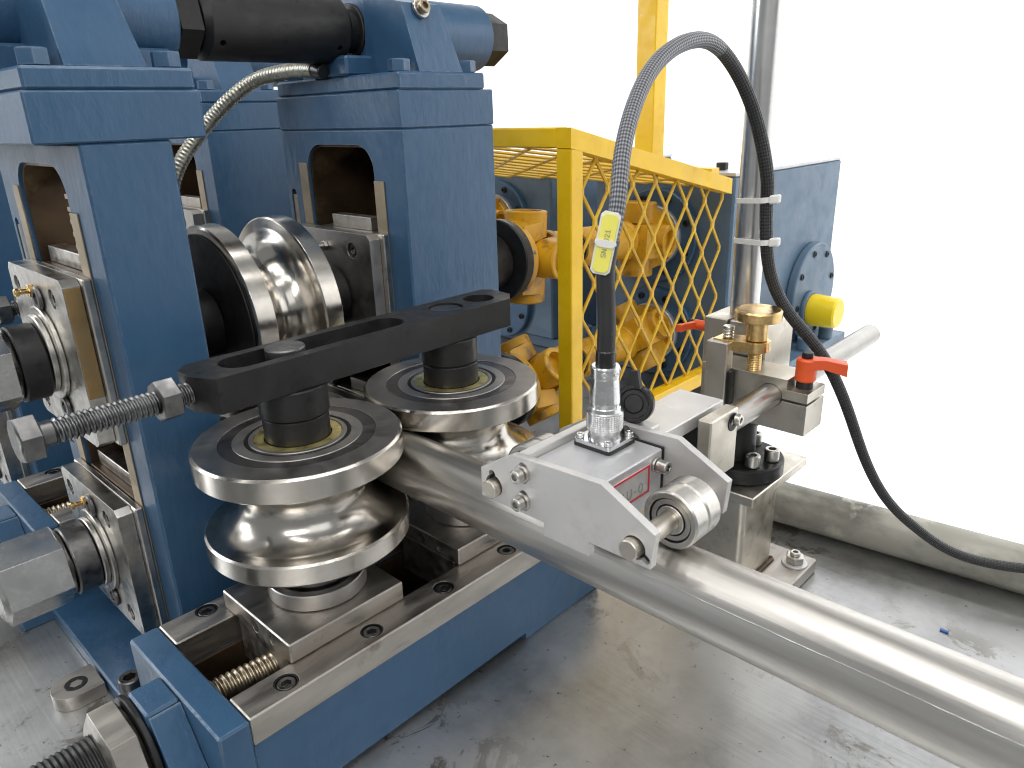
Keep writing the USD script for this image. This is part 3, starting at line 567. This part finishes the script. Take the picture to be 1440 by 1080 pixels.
part(t, 'top_plate', bx(112, 197, 256, 372, -132, -122, 1), 'nickel')
part(t, 'flange_disc', cyl((158, 306, -121.7), (158, 306, -106), 40, 1.5, 64), 'black')
for a in (-.75, .15, 1.6, 3.0):
    q = np.array([158 + 29 * math.cos(a), 306 + 29 * math.sin(a), -105.8]); cap_screw(t, q, (0, 0, 1), 7, 12, 'chrome')
part(t, 'spigot', cyl((156, 300, -106), (156, 300, -46), 17, .8), 'black')

t = thing('cross_clamp', 'nickel cross clamp block with step and slit holding bar and pole', 'clamp', (190, 275, -48))
prof = Polygon([(140, -47), (237, -47), (237, -10), (219, -10), (219, -1), (140, -1)])
body = prism(prof, 'y', 252, 287); body = cut(body, cyl((BX, 245, BZ), (BX, 295, BZ), 10.6, 0, 64), bx(BX, 245, 245, 295, -20.6, -18.2, .1))
part(t, 'bar_block', body, 'nickel')
part(t, 'slide', bx(149, 169, 240, 251.8, -96, 24, .8), 'nickel'); part(t, 'slide_gap', bx(169.2, 172, 243, 251.8, -90, -2, .3), 'black')
pb = cut(bx(118, 180, 290, 346, -66, 30, 1), cyl((143, 320, -70), (143, 320, 40), 13.3, 0, 48), bx(141.5, 144.5, 285, 310, -70, 40, .1))
part(t, 'pole_block', pb, 'nickel')
for q in ((174, 290, -8), (163, 290, -32)): part(t, 'hole', ring((q[0], 289.9, q[2]), (q[0], 289.3, q[2]), 4.5, 2.4, .1, 28), 'hole')
# brass adjusting screw with its keeper
ty = 262.
part(t, 'keeper_plate', prism(unary_union([Point(184, ty).buffer(12), Polygon([(154, ty - 16), (157, ty + 4), (184, ty + 12), (184, ty - 12)]), sbox(152, ty - 16, 166, ty + 2)]), 'z', 16, 25), 'brass')
th = part(t, 'thumb_screw', lathe([(0, 43), (18.6, 43), (19.6, 44.2), (19.6, 51), (18.4, 52.4), (15, 52.4), (12, 51.6), (0, 51.6)], (184, ty, 0), n=72), 'brass')
part(th, 'collar', cyl((184, ty, 25.3), (184, ty, 42.8), 9, .6), 'brass'); part(th, 'spindle', thread((184, ty, -2), (184, ty, 15.8), 6, 1.6, .6), 'brass')
part(t, 'keeper_spring', thread((162, ty - 8, 25.3), (162, ty - 8, 33), 5, 2.6, 1.3), 'chrome'); part(t, 'keeper_cap', cyl((162, ty - 8, 33.2), (162, ty - 8, 36), 5, .4, 24), 'chrome')
def lever(parent, p, up, arm, L, hr=8.4):
    p = np.asarray(p, float); up = np.asarray(up, float); arm = np.asarray(arm, float); arm = arm / np.linalg.norm(arm); side = np.cross(up, arm)
    def sec(c, w, h): return [c + side * a * w + up * b * h for a in (-1, 1) for b in (-1, 1)]
    hub = cyl(p, p + up * 20, hr, 1.4, 40); k_ = hr / 8.4; a1 = hull(sec(p + up * 15 - arm * 2, 7 * k_, 4.6 * k_) + sec(p + up * 16 + arm * 14, 5.5 * k_, 4 * k_)); a2 = hull(sec(p + up * 16 + arm * 14, 5.5 * k_, 4 * k_) + sec(p + up * 12.5 + arm * L, 6.2 * k_, 5 * k_))
    h = part(parent, 'clamp_lever', cat(hub, a1, a2), 'orange'); part(h, 'screw', cat(cyl(p + up * 20.2, p + up * 25, 4.6, .5, 24), cyl(p - up * 13, p - up * .2, 6.8, .4, 28)), 'black'); return h
lever(t, (227, 268, -4), (0, 0, 1), (.9, .43, 0), 31)
lever(t, (117.8, 306, 15), (-1, 0, 0), (-.35, -.9, .02), 26, 5)
single('steel_pole', cyl((142.5, 320, -66), (142.5, 320, 760), 13, .8, 64), 'pole', 'tall bright vertical pole rising out of the top of the frame', 'pole', (142.5, 320, -66))

# ------------------------------------------------------------------ sensor cable, marker and ties
cab = [(206.5, 17, 68), (206, 18, 84), (204.6, 20, 103), (202, 22, 126), (202, 26, 143), (203, 30, 159), (195, 45, 185), (181, 75, 213), (167, 120, 241), (158, 180, 258), (155, 225, 253), (161, 255, 226), (168, 272, 191), (174, 280, 152), (173, 283, 139), (175, 285, 104), (181, 290, 71), (197, 296, 42), (221, 305, 13), (247, 315, -36), (261, 330, -82), (281, 350, -130), (306, 375, -165), (339, 400, -191), (388, 425, -197), (430, 436, -190), (500, 448, -187), (590, 452, -186.5), (700, 462, -186.5)]
pth = smooth_path(cab, 560)
def span(a, b, r): return sweep(pth[a:b], r, 18)
iy = [int(np.argmin(np.linalg.norm(pth - np.array(q), axis=1))) for q in ((202, 25.2, 139), (155, 225, 253))]
t = thing('sensor_cable', 'black braided cable looping from the connector over to the pole', 'cable', pth[0])
part(t, 'cable', span(0, iy[0] + 4, 5.4), 'rubber', smooth=60); s1, u1 = sleeve(pth[iy[0] + 1:iy[1]], np.interp(np.arange(iy[1] - iy[0] - 1), [0, 30, 90], [4.6, 5.1, 5.6])); part(t, 'braided_sleeve', s1, 'braid', smooth=True, uv=u1)
s2, u2 = sleeve(pth[iy[1] - 2:], np.interp(np.arange(562 - iy[1]), [0, 40, 130, 200], [5.4, 5.6, 5.2, 4.5])); part(t, 'black_sleeve', s2, 'braid_black', smooth=True, uv=u2)
part(t, 'boot', cyl((206.5, 17, 67), (206.2, 17.6, 81), 6, .8), 'black_gloss')
# yellow marker sleeve strapped to the cable
i0 = iy[0]; q0, q1 = pth[i0 - 8] if i0 > 8 else pth[0], pth[i0 + 14]
c0 = np.array([202.5, 21, 143.5]); ax = np.array([.12, .16, .98]); ax /= np.linalg.norm(ax); fw = np.array([.55, -.75, .1]); fw -= ax * (fw @ ax); fw /= np.linalg.norm(fw); sd = np.cross(ax, fw); c0 = c0 + fw * 5
def tagbox(w, h, a, b):
    w *= .86; return hull([c0 + sd * x + ax * y + fw * z for x, y in ((-w, -h + 2), (-w + 2, -h), (w - 2, -h), (w, -h + 2), (w, h - 2), (w - 2, h), (-w + 2, h), (-w, h - 2)) for z in (a, b)])
part(t, 'marker_holder', tagbox(6.6, 17.5, -1.5, 2.2), 'white_p'); part(t, 'yellow_marker', tagbox(5.3, 16.2, 2.3, 3.4), 'label_y')
tx = meshkit.text_mesh('SN 0021', 2.9, .2); b = tx.bounds; tx.apply_translation([-b[:, 0].mean(), -b[:, 1].mean(), 0]); v = tx.vertices * [.95, 1, 1]
part(t, 'marker_lettering', trimesh.Trimesh(c0 + v[:, :1] * ax + v[:, 1:2] * -sd + (v[:, 2:] + 3.45) * fw, tx.faces), 'ink', smooth=False)
part(t, 'marker_strap', tagbox(7.2, 2.1, -13.5, 4.2), 'white_p')
for z, lb in ((138.5, 'upper white cable tie round pole and black cable'), (103, 'lower white cable tie round pole and black cable')):
    g = thing('cable_tie', lb, 'cable tie', (155, 305, z))
    c_ = pth[int(np.argmin(np.linalg.norm(pth - np.array([174, 282, z]), axis=1)))]
    ol = unary_union([Point(142.5, 320).buffer(13.2, quad_segs=16), Point(c_[0], c_[1]).buffer(5.2, quad_segs=12)]).convex_hull
    def tilt(m): m.vertices[:, 2] += (m.vertices[:, 0] - 165) * .14; return m
    part(g, 'band', tilt(prism(ol.buffer(1.2).difference(ol), 'z', z - 2.3, z + 2.3)), 'white_p', smooth=40)
    part(g, 'head', tilt(bx(c_[0] + 4.2, c_[0] + 13, c_[1] - 6.5, c_[1] - .5, z - 3.6, z + 3.6, 1.2)), 'white_p')

# ------------------------------------------------------------------ yellow mesh guard
GX, Y0, Y1 = -90., 348., 700.
t = thing('mesh_guard', 'yellow guard frame with diamond mesh in front of the drive shafts', 'guard', (-250, 520, -ZT))
S_ = 22.
def zt(y): return 197 - (y - Y0) * .224
part(t, 'post', bx(GX - S_, GX, Y0, Y0 + S_, -ZT + .5, 174.5, 1.2), 'yellow')
tr = hull([(x, y, zt(y) - d) for x in (GX - S_, GX + .3) for y in (Y0 - .4, Y1 + S_) for d in (0, S_)])
part(t, 'side_rail', tr, 'yellow')
part(t, 'side_rail', bx(GX - S_ + .4, GX - .4, Y0 + S_ + .3, Y1 + S_, -197, -176, 1.2), 'yellow')
part(t, 'top_rail', bx(GX - 900, GX - S_ - .4, Y0 + .2, Y0 + S_, 175, 197.2, 1.5), 'yellow'); part(t, 'top_rail', hull([(x, y, z) for y in (Y1, Y1 + S_) for x, z in ((GX - S_ - .4, 103), (GX - S_ - .4, 128), (GX - 900, 129), (GX - 900, 156))]), 'yellow')
def strands_to_mesh(lines, conv, region):
    ms = []
    for pts in lines:
        c_ = LineString(pts).intersection(region)
        for ls in getattr(c_, 'geoms', [c_]):
            if ls.is_empty or ls.geom_type != 'LineString': continue
            seg = [np.array(conv(*p), float) for p in ls.coords]
            for a, b in zip(seg[:-1], seg[1:]):
                d = b - a; L = np.linalg.norm(d)
                if L > .5: d = d / L * .8; ms.append(cyl(a - d, b + d, 2.25, 0, 6))
    return cat(*ms)
def zig(u0, u1, v0, v1, pu, pv):
    lines = []; n = int((u1 - u0) / (pu / 2)) + 1
    for i in range(n + 1):
        pts = []; k = 0; v = v0 - pv / 2
        while v < v1 + pv:
            off = 1.5 if (k + i) % 2 == 0 else pu / 2 - 1.5
            pts += [(u0 + i * pu / 2 + off, v - pv * .05), (u0 + i * pu / 2 + off, v + pv * .05)]; v += pv / 2; k += 1
        lines.append(pts)
    return lines
part(t, 'mesh_panel', strands_to_mesh(zig(Y0 + 10, Y1 + 30, -180, 190, 52, 76), lambda u, v: (GX - 14, u, v), Polygon([(Y0 + 19, -180), (Y1 + 21, -180), (Y1 + 21, zt(Y1 + 21) - S_ + 4), (Y0 + 19, zt(Y0 + 19) - S_ + 4)])), 'mesh_yellow')
def topc(u, v): return (u, v, zt(v) - 14)
part(t, 'mesh_panel', strands_to_mesh(zig(GX - 620, GX - 20, Y0 + 18, Y1, 74, 56), topc, sbox(GX - 640, Y0 + 18, GX - 18, Y1 + 4)), 'mesh_yellow')
part(t, 'rail_bolt', cyl((GX + .3, 726, -186), (GX + 9, 726, -186), 9, 1.5, 32), 'white_p')
single('guard_post', bx(-338, -300, 826, 864, -ZT + .5, 900, 2), 'yellow', 'tall yellow square post rising behind the mesh guard', 'post', (-319, 845, -ZT))

# ------------------------------------------------------------------ universal-joint drive shafts
def cardan(label, p0, p1, roll=0.):
    p0, p1 = np.asarray(p0, float), np.asarray(p1, float); t = thing('universal_joint_shaft', label, 'drive shaft', (p0 + p1) / 2, 'drive shafts behind the mesh guard')
    d = (p1 - p0) / np.linalg.norm(p1 - p0); x = np.array([1., 0, 0]); x -= d * (x @ d); x /= np.linalg.norm(x); z = np.cross(x, d); x, z = x * math.cos(roll) + z * math.sin(roll), z * math.cos(roll) - x * math.sin(roll); L = np.linalg.norm(p1 - p0)
    A = lambda s, a=0, b=0: p0 + d * s + x * a + z * b
    part(t, 'coupling_flange', cyl(A(0), A(15), 50, 1.5), 'blue_pale' if False else 'black')
    for k in range(6):
        a = k * math.pi / 3 + .3; part(t, 'flange_bolt', hexa(A(15.2, 40 * math.cos(a), 40 * math.sin(a)), A(24, 40 * math.cos(a), 40 * math.sin(a)), 14), 'bolt', smooth=20)
    def yoke(s_fl, s_c, w, ax):
        """ears from a disc at s_fl reaching to the cross at s_c, along direction ax"""
        sg = 1 if s_c > s_fl else -1; ms = [cyl(A(s_fl), A(s_fl + sg * 14), 47 if w > 26 else 30, 2)]
        for e in (-1, 1):
            c = A(s_c) + ax * e * 34; u = np.cross(d, ax)
            ear = hull(np.vstack([(c + ax * e * k + (d * math.cos(a) + u * math.sin(a)) * w) for k in (-9, 17) for a in np.linspace(0, 2 * np.pi, 24, endpoint=False)]).reshape(-1, 3)) if False else None
            pts = [c + ax * e * k + (d * math.cos(a) + u * math.sin(a)) * w for k in (-8, 12) for a in np.linspace(0, 2 * np.pi, 24, endpoint=False)] + [A(s_fl + sg * 8) + ax * e * h + u * q for h in (16, 42) for q in (-w, w)]
            boss = ring(c + ax * e * 6, c + ax * e * 24, w, w - 7, 1.5, 40); ms += [hull(pts), boss]
        return cat(*ms)
    part(t, 'yoke', yoke(15.5, 64, 27, z), 'ochre')
    part(t, 'cross', cat(cyl(A(64) - z * 44, A(64) + z * 44, 15), cyl(A(64) - x * 44, A(64) + x * 44, 15)), 'ochre')
    part(t, 'yoke', yoke(118, 64, 24, x), 'ochre')
    part(t, 'front_tube', cyl(A(118), A(150), 27, 4), 'ochre')
    sp = cat(cyl(A(150), A(182), 21, .5, 40), *[cyl(A(152 + 5 * k), A(154.5 + 5 * k), 23.5, .4, 40) for k in range(6)]); part(t, 'spline', sp, 'black')
    part(t, 'main_tube', cat(cyl(A(182), A(196), 25, 1, 48, 28), cyl(A(196), A(L - 118), 28, 1, 48)), 'ochre')
    part(t, 'yoke', yoke(L - 118, L - 62, 25, x), 'ochre'); part(t, 'cross', cat(cyl(A(L - 62) - z * 44, A(L - 62) + z * 44, 15), cyl(A(L - 62) - x * 44, A(L - 62) + x * 44, 15)), 'ochre')
    part(t, 'yoke', yoke(L - 15.5, L - 62, 28, z), 'ochre')
    part(t, 'coupling_flange', cyl(A(L - 15), A(L), 50, 1.5), 'alu_block')
    return t
G1 = 760.
c1 = cardan('upper ochre universal-joint shaft behind the mesh', (XC, 318, 44), (-237, G1 - 14, 14))
c2 = cardan('lower ochre universal-joint shaft behind the mesh', (XC, 318, -127), (-235, G1 - 14, -150), .6)
copy_of(c1, 'ochre shaft end just showing past the right edge of the rear stand', PITCH)
# short stub shafts from the rolls to the couplings
for z_, lb in ((44, 'upper dark coupling sleeve between rear stand and joint'), (-127, 'lower dark coupling sleeve between rear stand and joint')):
    single('coupling_sleeve', ring((XC, 251, z_), (XC, 317.5, z_), 33, 17, 1), 'black', lb, 'coupling', (XC, 285, z_))

# ------------------------------------------------------------------ gearbox
def gearbox(label):
    t = thing('gearbox', label, 'gearbox', (-225, 965, -ZT), 'blue gearboxes behind the guard')
    x0, x1, y0, y1 = -370, -105, G1, 1174
    part(t, 'housing', bx(x0, x1, y0, y1, -215, 112, 3), 'blue_pale'); part(t, 'lid', bx(x0 - .6, x1 + .6, y0 - .6, y1 + .6, 112.2, 118, 1), 'alu_block'); part(t, 'vent_plug', hexa((-150, 800, 118.4), (-150, 800, 130), 16), 'black', smooth=20)
    part(t, 'foot', bx(x0 - 6, x1 + 50, y0 + 10, y1 - 10, -ZT + .6, -215.4, 2), 'blue_pale')
    for y in (y0 + 60, 1000, 1098): part(t, 'foot_bolt', cut(cyl((x1 + 36, y, -215), (x1 + 36, y, -192), 13, 1), hexa((x1 + 36, y, -203), (x1 + 36, y, -180), 12, c=0)), 'blue_pale')
    for fx, z_ in ((-237, 14), (-235, -150)):
        f = part(t, 'output_flange', cyl((fx, y0 - .4, z_), (fx, y0 - 13, z_), 77, 2, 64), 'blue')
        for k in range(8):
            a = k * math.pi / 4 + .4; cap_screw(f, (fx + 64 * math.cos(a), y0 - 13.2, z_ + 64 * math.sin(a)), (0, -1, 0), 5.5, 4, 'hole', 'flange_screw')
    f = part(t, 'bearing_cover', cyl((x1 + .4, 1072, -122), (x1 + 16, 1072, -122), 92, 2, 72), 'blue_pale')
    for k in range(8):
        a = k * math.pi / 4 + .25; cap_screw(f, (x1 + 16.2, 1072 + 76 * math.cos(a), -122 + 76 * math.sin(a)), (1, 0, 0), 6, 2.5, 'hole', 'cover_screw')
    part(t, 'shaft_hub', cyl((x1 + 16.3, 1046, -150), (x1 + 24, 1046, -150), 34, 1.5), 'blue_pale')
    part(t, 'shaft_cap', lathe([(28.5, 0), (28.5, 4), (30, 4), (28, 48), (25, 51), (0, 51)], (x1 + 24.2, 1046, -150), (1, 0, 0), 56), 'cap_yellow')
    return t
g1 = gearbox('blue gearbox at the right with yellow shaft cap and round cover')
copy_of(g1, 'blue gearbox behind the mesh, seen left of the yellow post', PITCH)

# ------------------------------------------------------------------ scraps on the bed
single('plastic_chip', bx(345, 352, 340, 343, -ZT + .3, -ZT + 1.6, .3), 'blue_chip', 'tiny blue plastic chip lying on the bed before the old tube', 'chip', (348, 341, -ZT))
for i, (x, y, lb) in enumerate(((398, 268, 'small dark metal crumb on the bed near the right edge'), (402, 274, 'dark speck of swarf beside the crumb at right'))):
    single('metal_crumb', trimesh.Trimesh(*(lambda m: (m.vertices * [3, 2, 1.3] + [x, y, -ZT + 1.4], m.faces))(trimesh.creation.icosphere(1))), 'black', lb, 'crumb', (x, y, -ZT))
